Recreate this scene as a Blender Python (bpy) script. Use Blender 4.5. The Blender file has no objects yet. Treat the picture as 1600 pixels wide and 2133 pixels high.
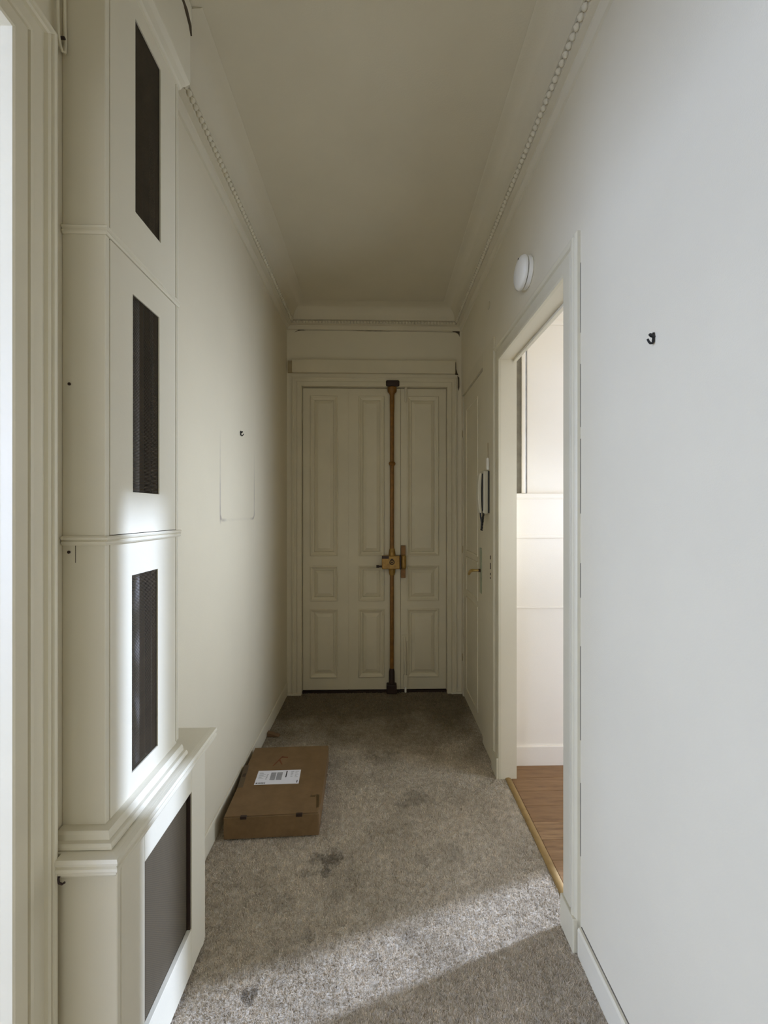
import bpy, bmesh, math, random
from mathutils import Vector, Matrix
random.seed(7)
SC = bpy.context.scene
COL = SC.collection
R = math.radians

# ------------------------------------------------------------------ camera
CAM_H = 1.357
cd = bpy.data.cameras.new('camera')
cd.sensor_fit = 'AUTO'; cd.sensor_width = 36.0
cd.lens = 850.0 / 2133.0 * 36.0
cd.shift_x = -9.0 / 2133.0
cd.shift_y = -0.5 / 2133.0
cd.clip_start = 0.02
cam = bpy.data.objects.new('camera', cd); COL.objects.link(cam)
cam.location = (0, 0, CAM_H)
cam.rotation_euler = (R(90), 0, -math.atan(20 / 850.0))
SC.camera = cam

# ------------------------------------------------------------------ world, sun, window and fill light, exposure
w = bpy.data.worlds.new('world'); SC.world = w; w.use_nodes = True
bg = w.node_tree.nodes['Background']
bg.inputs['Color'].default_value = (0.735, 0.833, 1.0, 1); bg.inputs['Strength'].default_value = 5.3

sd = bpy.data.lights.new('sun', 'SUN'); sd.energy = 5.9; sd.angle = R(2.2); sd.color = (0.568, 0.693, 1.0)
sun = bpy.data.objects.new('sun', sd); COL.objects.link(sun)
_az, _el = 0.315, math.tan(R(28.5))
sun.rotation_euler = Vector((1.0, _az, _el * math.hypot(1, _az))).to_track_quat('Z', 'Y').to_euler()
sun.location = (6, 3, 4)

def area(name, loc, direction, sx, sy, power, color, spread=180):
    d = bpy.data.lights.new(name, 'AREA'); d.shape = 'RECTANGLE'; d.size = sx; d.size_y = sy
    d.energy = power; d.color = color; d.spread = R(spread)
    o = bpy.data.objects.new(name, d); COL.objects.link(o)
    o.location = loc
    o.rotation_euler = Vector(direction).to_track_quat('-Z', 'Z').to_euler()
    return o
# daylight of the tall window in the left room and of the french window in the right room
area('window_light_left', (-3.45, -1.10, 1.45), (1, 0, 0), 1.85, 2.2, 176, (0.423, 0.563, 1.0))
area('window_light_right', (1.64, 1.70, 1.36), (-1, 0, 0), 0.34, 2.6, 14.5, (0.735, 0.82, 1.0), 75)
area('fill_light_front', (-0.03, -1.22, 1.0), (0, 1, 0), 1.0, 1.6, 6.8, (0.88, 0.94, 0.95))  # fill lamp added behind the camera; no window known there

SC.view_settings.view_transform = 'Standard'
SC.view_settings.look = 'None'
SC.view_settings.exposure = 0.0
SC.view_settings.gamma = 1.0
SC.view_settings.use_curve_mapping = False
SC.cycles.max_bounces = 16
SC.cycles.diffuse_bounces = 12

# ------------------------------------------------------------------ materials
def new_mat(name):
    m = bpy.data.materials.new(name); m.use_nodes = True
    nt = m.node_tree
    return m, nt, nt.nodes['Principled BSDF']
def node(nt, t, **kw):
    n = nt.nodes.new(t)
    for k, v in kw.items():
        if k in n.inputs: n.inputs[k].default_value = v
        else: setattr(n, k, v)
    return n
def math_n(nt, op, a, b=None, c=None):
    n = nt.nodes.new('ShaderNodeMath'); n.operation = op
    for i, v in enumerate((a, b, c)):
        if v is None: continue
        if isinstance(v, (int, float)): n.inputs[i].default_value = v
        else: nt.links.new(v, n.inputs[i])
    return n.outputs[0]
def mix_col(nt, fac, a, b, blend='MIX'):
    n = nt.nodes.new('ShaderNodeMix'); n.data_type = 'RGBA'; n.blend_type = blend
    for s, v in ((n.inputs['Factor'], fac), (n.inputs['A'], a), (n.inputs['B'], b)):
        if hasattr(v, 'is_linked'): nt.links.new(v, s)
        else: s.default_value = v if not isinstance(v, tuple) or len(v) == 4 else (*v, 1)
    return n.outputs['Result']
def ramp(nt, src, stops):
    n = nt.nodes.new('ShaderNodeValToRGB'); nt.links.new(src, n.inputs[0])
    el = n.color_ramp.elements
    while len(el) < len(stops): el.new(0.5)
    for e, (p, c) in zip(el, stops):
        e.position = p; e.color = (c, c, c, 1) if isinstance(c, (int, float)) else (*c, 1)
    return n.outputs[0]
def obj_coord(nt):
    return nt.nodes.new('ShaderNodeTexCoord').outputs['Object']
def noise(nt, vec, scale, detail=2, rough=0.5, mapping=None):
    if mapping:
        mp = nt.nodes.new('ShaderNodeMapping'); mp.inputs['Scale'].default_value = mapping
        nt.links.new(vec, mp.inputs[0]); vec = mp.outputs[0]
    n = node(nt, 'ShaderNodeTexNoise', Scale=scale, Detail=detail, Roughness=rough)
    nt.links.new(vec, n.inputs['Vector']); return n.outputs['Fac']
def add_bump(nt, b, src, strength, dist):
    bp = node(nt, 'ShaderNodeBump', Strength=strength, Distance=dist)
    nt.links.new(src, bp.inputs['Height']); nt.links.new(bp.outputs[0], b.inputs['Normal'])

def paint(name, col, rough=0.55, vary=0.04, bump=0.15, bscale=260):
    m, nt, b = new_mat(name)
    v = obj_coord(nt)
    n1 = noise(nt, v, 3.0, 4, 0.6)
    dark = tuple(c * (1 - vary) for c in col); light = tuple(min(0.95, c * (1 + vary)) for c in col)
    nt.links.new(ramp(nt, n1, [(0.3, dark), (0.7, light)]), b.inputs['Base Color'])
    b.inputs['Roughness'].default_value = rough
    add_bump(nt, b, noise(nt, v, bscale, 2), bump, 0.002)
    return m

CREAM = (0.635, 0.58, 0.437)
M_WALL = paint('wall_paint', CREAM, 0.75, 0.02)
M_CEIL = paint('ceiling_paint', (0.58, 0.528, 0.395), 0.85, 0.03, 0.2, 160)
M_TRIM = paint('trim_paint', (0.655, 0.605, 0.465), 0.5, 0.03, 0.12, 90)
M_CASING = paint('casing_paint', (0.58, 0.53, 0.385), 0.5, 0.05, 0.2, 60)
M_DOOR = paint('door_paint', (0.585, 0.527, 0.38), 0.5, 0.05, 0.2, 70)
M_CAB = paint('cabinet_paint', (0.66, 0.615, 0.485), 0.5, 0.02, 0.1, 90)
M_ROOM = paint('side_room_paint', (0.84, 0.78, 0.68), 0.6, 0.015)
M_WHITE = paint('white_plastic', (0.80, 0.78, 0.70), 0.4, 0.01, 0.03)
M_PHONE = paint('cream_plastic', (0.54, 0.50, 0.38), 0.38, 0.02, 0.03)

def plain(name, col, rough=0.5, metal=0.0, vary=0.15, scale=25, bump=0.1):
    m, nt, b = new_mat(name)
    v = obj_coord(nt); n1 = noise(nt, v, scale, 4, 0.6)
    nt.links.new(ramp(nt, n1, [(0.3, tuple(c * (1 - vary) for c in col)), (0.7, tuple(min(1, c * (1 + vary)) for c in col))]), b.inputs['Base Color'])
    b.inputs['Roughness'].default_value = rough; b.inputs['Metallic'].default_value = metal
    add_bump(nt, b, n1, bump, 0.002)
    return m
M_BRONZE = plain('bronze_paint', (0.20, 0.088, 0.012), 0.42, 0.25, 0.22, 30)
M_GOLD = plain('aged_gold_paint', (0.30, 0.17, 0.035), 0.4, 0.35, 0.25, 40)
M_IRON = plain('dark_iron', (0.035, 0.018, 0.012), 0.5, 0.3)
M_BLACK = plain('black_metal', (0.012, 0.012, 0.012), 0.4, 0.3)
M_BLACKP = plain('black_plastic', (0.012, 0.011, 0.010), 0.45)
M_BRASS = plain('brass', (0.62, 0.44, 0.16), 0.32, 0.9, 0.1)
M_GREENP = plain('greenish_plate', (0.36, 0.385, 0.26), 0.45, 0.3)
M_CRACK = plain('bare_plaster_crack', (0.07, 0.05, 0.028), 0.9)
M_GAP = plain('dusty_gap', (0.16, 0.14, 0.11), 0.9)
M_OLDWOOD = plain('shadow_gap_brown', (0.36, 0.29, 0.17), 0.8)
M_PIPE = plain('groove_shade_grey', (0.42, 0.41, 0.40), 0.6)
M_MESHD = plain('dark_mesh_wire', (0.050, 0.036, 0.020), 0.55, 0.2)
M_CAVITY = plain('cavity_brown', (0.13, 0.085, 0.035), 0.9)
M_WEDGE = plain('brown_wood', (0.16, 0.09, 0.04), 0.7)

def mat_grille():
    m, nt, b = new_mat('taupe_grille')
    v = obj_coord(nt)
    wv = node(nt, 'ShaderNodeTexChecker', Scale=420.0); nt.links.new(v, wv.inputs['Vector'])
    wv.inputs['Color1'].default_value = (0.088, 0.067, 0.037, 1); wv.inputs['Color2'].default_value = (0.055, 0.041, 0.022, 1)
    nt.links.new(wv.outputs['Color'], b.inputs['Base Color'])
    b.inputs['Roughness'].default_value = 0.7
    add_bump(nt, b, wv.outputs['Fac'], 0.3, 0.001)
    return m
M_GRILLE = mat_grille()

def mat_wall_left():
    """wall paint with the grubby outline that a hung picture left behind"""
    m, nt, b = new_mat('wall_paint_marked')
    v = obj_coord(nt); sp = nt.nodes.new('ShaderNodeSeparateXYZ'); nt.links.new(v, sp.inputs[0])
    Y, Z = sp.outputs['Y'], sp.outputs['Z']
    n1 = noise(nt, v, 3.0, 4, 0.6)
    base = ramp(nt, n1, [(0.3, tuple(c * 0.98 for c in CREAM)), (0.7, tuple(c * 1.02 for c in CREAM))])
    qy = math_n(nt, 'SUBTRACT', math_n(nt, 'ABSOLUTE', math_n(nt, 'SUBTRACT', Y, 2.013)), 0.24 - 0.03)
    qz = math_n(nt, 'SUBTRACT', math_n(nt, 'ABSOLUTE', math_n(nt, 'SUBTRACT', Z, 1.52)), 0.20 - 0.03)
    ay = math_n(nt, 'MAXIMUM', qy, 0.0); az = math_n(nt, 'MAXIMUM', qz, 0.0)
    L = math_n(nt, 'SQRT', math_n(nt, 'ADD', math_n(nt, 'MULTIPLY', ay, ay), math_n(nt, 'MULTIPLY', az, az)))
    ins = math_n(nt, 'MINIMUM', math_n(nt, 'MAXIMUM', qy, qz), 0.0)
    sdf = math_n(nt, 'SUBTRACT', math_n(nt, 'ADD', L, ins), 0.03)
    band = math_n(nt, 'SUBTRACT', 1.0, math_n(nt, 'DIVIDE', math_n(nt, 'ABSOLUTE', sdf), 0.010))
    band = math_n(nt, 'MAXIMUM', band, 0.0)
    up = ramp(nt, math_n(nt, 'SUBTRACT', Z, 1.0), [(0.32, 1.0), (0.62, 0.35), (0.72, 0.0)])
    edge = ramp(nt, math_n(nt, 'ABSOLUTE', math_n(nt, 'SUBTRACT', Y, 2.013)), [(0.16, 0.12), (0.215, 1.0)])
    f = math_n(nt, 'MULTIPLY', math_n(nt, 'MULTIPLY', band, up), edge)
    f = math_n(nt, 'MULTIPLY', f, ramp(nt, noise(nt, v, 18, 3), [(0.30, 0.55), (0.6, 1.0)]))
    # the smudge at the lower near corner
    dy = math_n(nt, 'SUBTRACT', Y, 1.776); dz = math_n(nt, 'SUBTRACT', Z, 1.325)
    d = math_n(nt, 'SQRT', math_n(nt, 'ADD', math_n(nt, 'MULTIPLY', dy, dy), math_n(nt, 'MULTIPLY', math_n(nt, 'MULTIPLY', dz, dz), 0.3)))
    f = math_n(nt, 'ADD', f, ramp(nt, d, [(0.0, 0.8), (0.013, 0.0)]))
    nt.links.new(mix_col(nt, f, base, (0.30, 0.265, 0.22, 1)), b.inputs['Base Color'])
    b.inputs['Roughness'].default_value = 0.75
    add_bump(nt, b, noise(nt, v, 260, 2), 0.15, 0.002)
    return m
M_WALL_L = mat_wall_left()

def mat_carpet(name='carpet', gain=1.0, thin=0.0):
    m, nt, b = new_mat(name)
    v = obj_coord(nt)
    fine = noise(nt, v, 250, 3, 0.7); mid = noise(nt, v, 42, 4, 0.6); big = noise(nt, v, 4.5, 4, 0.6)
    c = ramp(nt, fine, [(0.28, (0.25, 0.215, 0.165)), (0.72, (0.60, 0.54, 0.45))])
    c = mix_col(nt, 0.55, c, ramp(nt, mid, [(0.36, (0.34, 0.295, 0.232)), (0.64, (0.56, 0.50, 0.41))]))
    c = mix_col(nt, ramp(nt, big, [(0.42, 0.0), (0.75, 0.45)]), c, (0.20, 0.165, 0.115, 1))
    sp = nt.nodes.new('ShaderNodeSeparateXYZ'); nt.links.new(v, sp.inputs[0])
    # darkening towards the entrance door, painted in for light falloff, with a patchy edge
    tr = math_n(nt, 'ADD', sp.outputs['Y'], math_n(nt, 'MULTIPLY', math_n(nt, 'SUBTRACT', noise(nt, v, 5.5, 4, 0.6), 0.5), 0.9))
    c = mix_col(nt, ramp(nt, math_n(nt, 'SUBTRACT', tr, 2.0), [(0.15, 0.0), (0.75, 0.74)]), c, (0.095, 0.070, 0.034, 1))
    wob = noise(nt, v, 38, 3, 0.65)
    for (x, y, r, a) in ((-0.187, 1.600, 0.052, 0.8), (-0.250, 1.600, 0.034, 0.45), (-0.205, 1.545, 0.034, 0.6), (-0.275, 1.535, 0.03, 0.4),
                         (-0.362, 1.152, 0.026, 0.75), (0.174, 1.938, 0.075, 0.45), (0.10, 1.90, 0.04, 0.35), (-0.150, 1.44, 0.04, 0.3),
                         (0.17, 1.59, 0.045, 0.22), (0.094, 1.30, 0.03, 0.35), (-0.013, 1.236, 0.028, 0.25), (-0.23, 1.31, 0.03, 0.3), (-0.33, 1.42, 0.05, 0.25),
                         (0.30, 1.62, 0.06, 0.2), (0.02, 2.25, 0.12, 0.25), (0.26, 2.4, 0.13, 0.2)):
        dx = math_n(nt, 'SUBTRACT', sp.outputs['X'], x); dy = math_n(nt, 'SUBTRACT', sp.outputs['Y'], y)
        d = math_n(nt, 'SQRT', math_n(nt, 'ADD', math_n(nt, 'MULTIPLY', dx, dx), math_n(nt, 'MULTIPLY', dy, dy)))
        d = math_n(nt, 'ADD', math_n(nt, 'DIVIDE', d, r), math_n(nt, 'MULTIPLY', math_n(nt, 'SUBTRACT', wob, 0.5), 2.6))
        f = ramp(nt, d, [(0.45, a * 0.85), (0.95, 0.0)])
        c = mix_col(nt, f, c, (0.105, 0.085, 0.06, 1))
    if gain != 1.0: c = mix_col(nt, 1.0, c, (gain, gain, gain, 1), 'MULTIPLY')
    if thin:                                     # loose fibres let part of the light through
        tl = nt.nodes.new('ShaderNodeBsdfTranslucent'); nt.links.new(c, tl.inputs['Color'])
        mx = node(nt, 'ShaderNodeMixShader', Fac=thin); out = nt.nodes['Material Output']
        nt.links.new(b.outputs[0], mx.inputs[1]); nt.links.new(tl.outputs[0], mx.inputs[2]); nt.links.new(mx.outputs[0], out.inputs['Surface'])
    nt.links.new(c, b.inputs['Base Color'])
    b.inputs['Roughness'].default_value = 0.95
    b.inputs['Specular IOR Level'].default_value = 0.1
    add_bump(nt, b, fine, 0.45, 0.004)
    return m
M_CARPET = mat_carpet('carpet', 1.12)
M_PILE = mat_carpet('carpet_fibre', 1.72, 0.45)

def mat_planks():
    m, nt, b = new_mat('laminate')
    v = obj_coord(nt)
    rnd = nt.nodes.new('ShaderNodeObjectInfo').outputs['Random']
    off = nt.nodes.new('ShaderNodeCombineXYZ'); nt.links.new(math_n(nt, 'MULTIPLY', rnd, 37.0), off.inputs['X']); nt.links.new(math_n(nt, 'MULTIPLY', rnd, 11.0), off.inputs['Y'])
    ad = nt.nodes.new('ShaderNodeVectorMath'); nt.links.new(v, ad.inputs[0]); nt.links.new(off.outputs[0], ad.inputs[1])
    g = noise(nt, ad.outputs[0], 9, 5, 0.6, (0.8, 6.0, 1.0))
    c = ramp(nt, g, [(0.3, (0.135, 0.066, 0.024)), (0.50, (0.27, 0.152, 0.066)), (0.72, (0.37, 0.225, 0.108))])
    c = mix_col(nt, math_n(nt, 'MULTIPLY', rnd, 0.6), c, (0.20, 0.100, 0.038, 1))
    nt.links.new(c, b.inputs['Base Color']); b.inputs['Roughness'].default_value = 0.38
    return m
M_PLANK = mat_planks()

def mat_card():
    m, nt, b = new_mat('cardboard')
    v = obj_coord(nt)
    g = noise(nt, v, 14, 4, 0.6); s = noise(nt, v, 60, 2, 0.5, (1.0, 9.0, 1.0))
    c = ramp(nt, g, [(0.3, (0.150, 0.088, 0.033)), (0.7, (0.195, 0.116, 0.047))])
    c = mix_col(nt, 0.12, c, ramp(nt, s, [(0.35, (0.11, 0.062, 0.025)), (0.65, (0.23, 0.14, 0.062))]))
    nt.links.new(c, b.inputs['Base Color']); b.inputs['Roughness'].default_value = 0.75
    add_bump(nt, b, s, 0.08, 0.001)
    return m
M_CARD = mat_card()
M_TAPE = plain('brown_tape', (0.075, 0.043, 0.014), 0.35)
M_INK = plain('black_ink', (0.02, 0.02, 0.025), 0.7)
M_GREYINK = plain('grey_ink', (0.20, 0.20, 0.21), 0.7)
M_PALEINK = plain('pale_ink', (0.42, 0.42, 0.44), 0.7)
M_PAPER = plain('label_paper', (0.80, 0.80, 0.84), 0.5, 0, 0.02)
M_REDINK = plain('faded_red_ink', (0.15, 0.045, 0.012), 0.8)

# ------------------------------------------------------------------ mesh helpers
class MB:
    def __init__(self): self.v = []; self.f = []
    def add(self, vs, fs):
        n = len(self.v); self.v += [tuple(p) for p in vs]; self.f += [tuple(i + n for i in q) for q in fs]; return self
    def box(self, x0, y0, z0, x1, y1, z1):
        vs = [(x, y, z) for x in (x0, x1) for y in (y0, y1) for z in (z0, z1)]
        return self.add(vs, [(0, 1, 3, 2), (4, 6, 7, 5), (0, 4, 5, 1), (2, 3, 7, 6), (0, 2, 6, 4), (1, 5, 7, 3)])
    def lathe(self, prof, origin, axis='Z', n=24):
        """prof: list of (radius, height) along axis, closed with caps"""
        o = Vector(origin); rings = []; vs = []; fs = []
        for r, h in prof:
            for i in range(n):
                a = 2 * math.pi * i / n; p = (r * math.cos(a), r * math.sin(a), h)
                if axis == 'X': p = (p[2], p[0], p[1])
                elif axis == 'Y': p = (p[1], p[2], p[0])
                vs.append(o + Vector(p))
        for k in range(len(prof) - 1):
            for i in range(n):
                j = (i + 1) % n
                fs.append((k * n + i, k * n + j, (k + 1) * n + j, (k + 1) * n + i))
        fs.append(tuple(reversed(range(n)))); fs.append(tuple((len(prof) - 1) * n + i for i in range(n)))
        return self.add(vs, fs)
    def sweep(self, path, prof, to3d, closed=False, loop=True):
        """prof points (u, w): u is the offset to the left of the path in its plane, w goes out of the plane; mitred corners"""
        n = len(path); P = [Vector(p) for p in path]; k = len(prof); vs = []; fs = []
        for i in range(n):
            a = P[(i - 1) % n] if (closed or i > 0) else None
            c = P[(i + 1) % n] if (closed or i < n - 1) else None
            nn = []
            if a is not None: d = (P[i] - a).normalized(); nn.append(Vector((-d.y, d.x)))
            if c is not None: d = (c - P[i]).normalized(); nn.append(Vector((-d.y, d.x)))
            if len(nn) == 2:
                m = (nn[0] + nn[1]); m = m / (m.length_squared / 2.0)
            else: m = nn[0]
            for (u, wv) in prof:
                q = P[i] + m * u; vs.append(to3d(q.x, q.y, wv))
        segs = n if closed else n - 1
        ks = k if loop else k - 1
        for i in range(segs):
            j = (i + 1) % n
            for a in range(ks):
                b2 = (a + 1) % k
                fs.append((i * k + a, i * k + b2, j * k + b2, j * k + a))
        if not closed and loop:
            fs.append(tuple(range(k))); fs.append(tuple((n - 1) * k + a for a in reversed(range(k))))
        return self.add(vs, fs)
    def tube(self, pts, rad, n=10, radii=None):
        P = [Vector(p) for p in pts]; vs = []; fs = []
        up = None
        for i, p in enumerate(P):
            d = (P[min(i + 1, len(P) - 1)] - P[max(i - 1, 0)]).normalized()
            if up is None:
                up = Vector((0, 0, 1)) if abs(d.z) < 0.8 else Vector((1, 0, 0))
            s = d.cross(up).normalized(); up = s.cross(d).normalized()
            r = radii[i] if radii else rad
            for j in range(n):
                a = 2 * math.pi * j / n; vs.append(p + s * (r * math.cos(a)) + up * (r * math.sin(a)))
        for i in range(len(P) - 1):
            for j in range(n):
                q = (j + 1) % n; fs.append((i * n + j, i * n + q, (i + 1) * n + q, (i + 1) * n + j))
        fs.append(tuple(reversed(range(n)))); fs.append(tuple((len(P) - 1) * n + j for j in range(n)))
        return self.add(vs, fs)
    def poly(self, pts, thick, normal):
        """prism: flat outline pts pushed along normal by thick"""
        N = Vector(normal) * thick; k = len(pts)
        vs = [Vector(p) for p in pts] + [Vector(p) + N for p in pts]
        fs = [tuple(reversed(range(k))), tuple(range(k, 2 * k))] + [(i, (i + 1) % k, (i + 1) % k + k, i + k) for i in range(k)]
        return self.add(vs, fs)
    def build(self, name, mat, parent=None, bevel=0.0, seg=2, smooth=False, origin=None):
        me = bpy.data.meshes.new(name); me.from_pydata(self.v, [], self.f)
        bm = bmesh.new(); bm.from_mesh(me)
        bmesh.ops.recalc_face_normals(bm, faces=bm.faces); bm.to_mesh(me); bm.free()
        me.materials.append(mat)
        o = bpy.data.objects.new(name, me); COL.objects.link(o)
        if smooth:
            for p in me.polygons: p.use_smooth = True
            me.set_sharp_from_angle(angle=R(38))
        if bevel:
            b = o.modifiers.new('bevel', 'BEVEL'); b.width = bevel; b.segments = seg; b.limit_method = 'ANGLE'; b.angle_limit = R(40)
        if parent is not None: put(o, parent)
        return o
def put(o, parent):
    o.parent = parent
    o.matrix_parent_inverse = parent_matrix(parent).inverted()
def parent_matrix(p):
    m = Matrix.LocRotScale(p.location, p.rotation_euler, p.scale)
    if p.parent is not None: m = parent_matrix(p.parent) @ p.matrix_parent_inverse @ m
    return m
def struct(o, label=None):
    o['kind'] = 'structure'
    if label: o['label'] = label
    return o
def empty(name, loc, rz=0.0):
    o = bpy.data.objects.new(name, None); COL.objects.link(o)
    o.location = loc; o.rotation_euler = (0, 0, rz); o.empty_display_size = 0.05; return o
def thing(o, label, cat, group=None):
    o['label'] = label; o['category'] = cat
    if group: o['group'] = group
    return o

# ------------------------------------------------------------------ the setting: hall
XL, XR, YB, ZC = -0.682, 0.62, 3.045, 2.85
DY0, DY1, DZ = 1.33, 2.055, 2.13          # doorway in the right wall
LY1, LZ, LY0 = 0.753, 2.235, -0.35        # doorway in the left wall

# carpet, tufted as real relief where it is seen close
def carpet():
    x0, x1, y0, y1, st = XL, 0.645, 0.95, 3.10, 0.0042
    nx = int((x1 - x0) / st); ny = int((y1 - y0) / st); vs = []; fs = []
    rr = random.Random(3)
    for j in range(ny + 1):
        for i in range(nx + 1):
            edge = i in (0, nx) or j in (0, ny)
            z = 0.0 if edge else rr.uniform(-0.0038, 0.0022)
            vs.append((x0 + (x1 - x0) * i / nx + (0 if edge else rr.uniform(-.0018, .0018)), y0 + (y1 - y0) * j / ny + (0 if edge else rr.uniform(-.0018, .0018)), z))
    W = nx + 1
    for j in range(ny):
        for i in range(nx):
            a = j * W + i; fs.append((a, a + 1, a + W + 1, a + W))
    k = len(vs)
    vs += [(x0, -2.0, 0), (x1, -2.0, 0), (x1, y0, 0), (x0, y0, 0)]; fs.append((k, k + 1, k + 2, k + 3))
    k = len(vs)                              # left room and the sill between
    vs += [(-3.6, -2.0, -0.002), (x0, -2.0, -0.002), (x0, 2.0, -0.002), (-3.6, 2.0, -0.002)]; fs.append((k, k + 1, k + 2, k + 3))
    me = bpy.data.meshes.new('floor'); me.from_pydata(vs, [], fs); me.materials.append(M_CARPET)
    for p in me.polygons: p.use_smooth = True
    o = bpy.data.objects.new('floor', me); COL.objects.link(o); struct(o, 'worn grey-beige carpet with dark stains')
    # upright pile fibres, thinning out with distance
    pr = random.Random(21); pv = []; pf = []
    def fibres(ya, yb, n, wd, hmin, hmax):
        for _ in range(n):
            x = pr.uniform(x0 + 0.004, x1 - 0.003); y = pr.uniform(ya, yb); a = pr.uniform(0, math.pi); h = pr.uniform(hmin, hmax)
            dx, dy = math.cos(a) * wd, math.sin(a) * wd
            lx, ly = pr.gauss(0, 0.0028), pr.gauss(0, 0.0028)
            k = len(pv); pv.extend(((x - dx, y - dy, -0.002), (x + dx, y + dy, -0.002), (x + lx + dx * .35, y + ly + dy * .35, h), (x + lx - dx * .35, y + ly - dy * .35, h))); pf.append((k, k + 1, k + 2, k + 3))
    fibres(0.95, 1.35, 62000, 0.0009, 0.0025, 0.0062)
    fibres(1.35, 1.95, 60000, 0.0012, 0.0025, 0.0062)
    fibres(1.95, 3.04, 46000, 0.0020, 0.0025, 0.006)
    pm_ = bpy.data.meshes.new('carpet_pile'); pm_.from_pydata(pv, [], pf); pm_.materials.append(M_PILE)
    p = bpy.data.objects.new('carpet_pile', pm_); COL.objects.link(p); p.parent = o; p['kind'] = 'stuff'
carpet()

struct(MB().box(-3.8, -2.2, ZC, 0.70, 3.25, ZC + 0.15).build('ceiling', M_CEIL))

lw = MB()
lw.box(XL - 0.1, LY1, 0, XL, 3.25, ZC).box(XL - 0.1, -2.1, 0, XL, LY0, ZC).box(XL - 0.1, LY0, LZ, XL, LY1, ZC)
struct(lw.build('wall_left', M_WALL_L))
rw = MB()
rw.box(XR, -2.1, 0, XR + 0.08, DY0, ZC).box(XR, DY0, DZ, XR + 0.08, DY1, ZC)
rw.box(XR, DY1, 0, XR + 0.08, 2.385, ZC).box(XR, 2.985, 0, XR + 0.08, 3.25, ZC).box(XR, 2.385, 2.205, XR + 0.08, 2.985, ZC)
rw.box(XR + 0.03, 2.385, 0, XR + 0.08, 2.985, 2.205)
struct(rw.build('wall_right', M_WALL))
bw = MB()
LX0, LX1, LTOP = -0.571, 0.5115, 2.289
bw.box(XL, YB, 0, LX0, 3.25, ZC).box(LX1, YB, 0, XR, 3.25, ZC).box(LX0, YB, LTOP, LX1, 3.25, ZC)
bw.box(LX0, 3.13, -0.05, LX1, 3.25, LTOP)
struct(bw.build('wall_back', M_WALL))
struct(MB().box(XL - 0.1, -1.4, 0, XR + 0.08, -1.3, ZC).build('wall_front', M_WALL))

struct(MB().box(-0.58, -1.30, 0.15, -0.53, -1.25, 1.85).box(0.47, -1.30, 0.15, 0.52, -1.25, 1.85).box(-0.58, -1.30, 1.80, 0.52, -1.25, 1.85).box(-0.58, -1.30, 0.15, 0.52, -1.25, 0.20).build('fill_lamp_frame', M_TRIM))  # frame invented to surround the front fill lamp; solid wall behind

# cornice: one moulding running along the left, back and right walls, with a row of beads
cor = [(0.0, 2.708), (0.008, 2.711), (0.013, 2.720), (0.022, 2.726), (0.024, 2.733), (0.046, 2.735), (0.049, 2.757), (0.060, 2.760), (0.062, 2.768)]
for i in range(1, 10):
    a = math.pi / 2 * i / 9
    cor.append((0.062 + 0.092 * (1 - math.cos(a)), 2.768 + 0.078 * math.sin(a)))
cor += [(0.160, 2.849), (0.0, 2.849)]
path = [(XR, -1.3), (XR, YB), (XL, YB), (XL, 1.22)]
cornice = struct(MB().sweep(path, cor, lambda x, y, wv: (x, y, wv)).build('trim_1', M_CEIL, smooth=True), 'moulded plaster cornice with a row of small beads')
bead_mb = MB().lathe([(0.0015, -0.0115), (0.0072, -0.0080), (0.0105, 0.0), (0.0072, 0.0080), (0.0015, 0.0115)], (0, 0, 0), 'Z', 8)
bead_me = None
def bead(x, y):
    global bead_me
    if bead_me is None:
        o = bead_mb.build('bead', M_CEIL, smooth=True); bead_me = o.data
    else:
        o = bpy.data.objects.new('bead', bead_me); COL.objects.link(o)
    o.location = (x, y, 2.746); put(o, cornice)
y = 1.25
while y < 2.98: bead(XL + 0.053, y); y += 0.0235
y = 0.85
while y < 2.98: bead(XR - 0.053, y); y += 0.0235
x = XL + 0.065
while x < XR - 0.06: bead(x, YB - 0.053); x += 0.0235

# skirtings
bp = [(0, 0), (0.0, 0.092), (0.004, 0.092), (0.007, 0.086), (0.007, 0)]
struct(MB().sweep([(XL, 3.04), (XL, 1.31)], bp, lambda x, y, wv: (x, y, wv)).build('baseboard_left', M_TRIM))
bp2 = [(0, 0), (0.0, 0.088), (0.009, 0.088), (0.013, 0.081), (0.013, 0)]
struct(MB().sweep([(XR, -1.3), (XR, 1.232)], bp2, lambda x, y, wv: (x, y, wv)).build('baseboard_right', M_TRIM))
MB().box(XR - 0.0025, -1.29, 0.0884, XR + 0.001, 1.231, 0.0900).build('crack', M_GAP, bpy.data.objects['baseboard_right'])
struct(MB().box(XL + 0.008, 3.022, 0, LX0 - 0.002, 3.044, 0.012).box(LX1 + 0.03, 3.022, 0, XR - 0.002, 3.044, 0.012).build('baseboard_back', M_TRIM))

# door casings (mitred mouldings)
def casing(y0, y1, ztop, prof, face, sgn, name, label, mat=None):
    # path runs so that the left side of it is the outside of the opening
    path = [(y0, 0.0), (y0, ztop), (y1, ztop), (y1, 0.0)]
    mb = MB().sweep(path, prof, lambda a, b, wv: (face + sgn * wv, a, b))
    return struct(mb.build(name, mat or M_TRIM), label)
cas_r = [(0.0, 0.0), (0.0, 0.012), (0.006, 0.015), (0.050, 0.015), (0.054, 0.009), (0.058, 0.009), (0.062, 0.016), (0.070, 0.021), (0.076, 0.021),
         (0.079, 0.016), (0.084, 0.016), (0.088, 0.013), (0.091, 0.010), (0.091, 0.0)]
tr2 = casing(DY0, DY1, DZ, cas_r, XR, -1, 'trim_2', 'moulded casing around the doorway on the right', M_CASING)
MB().box(0.596, DY0 - 0.091, 0, XR, DY0 - 0.001, 0.105).build('plinth_block', M_CASING, tr2, 0.003)
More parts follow.
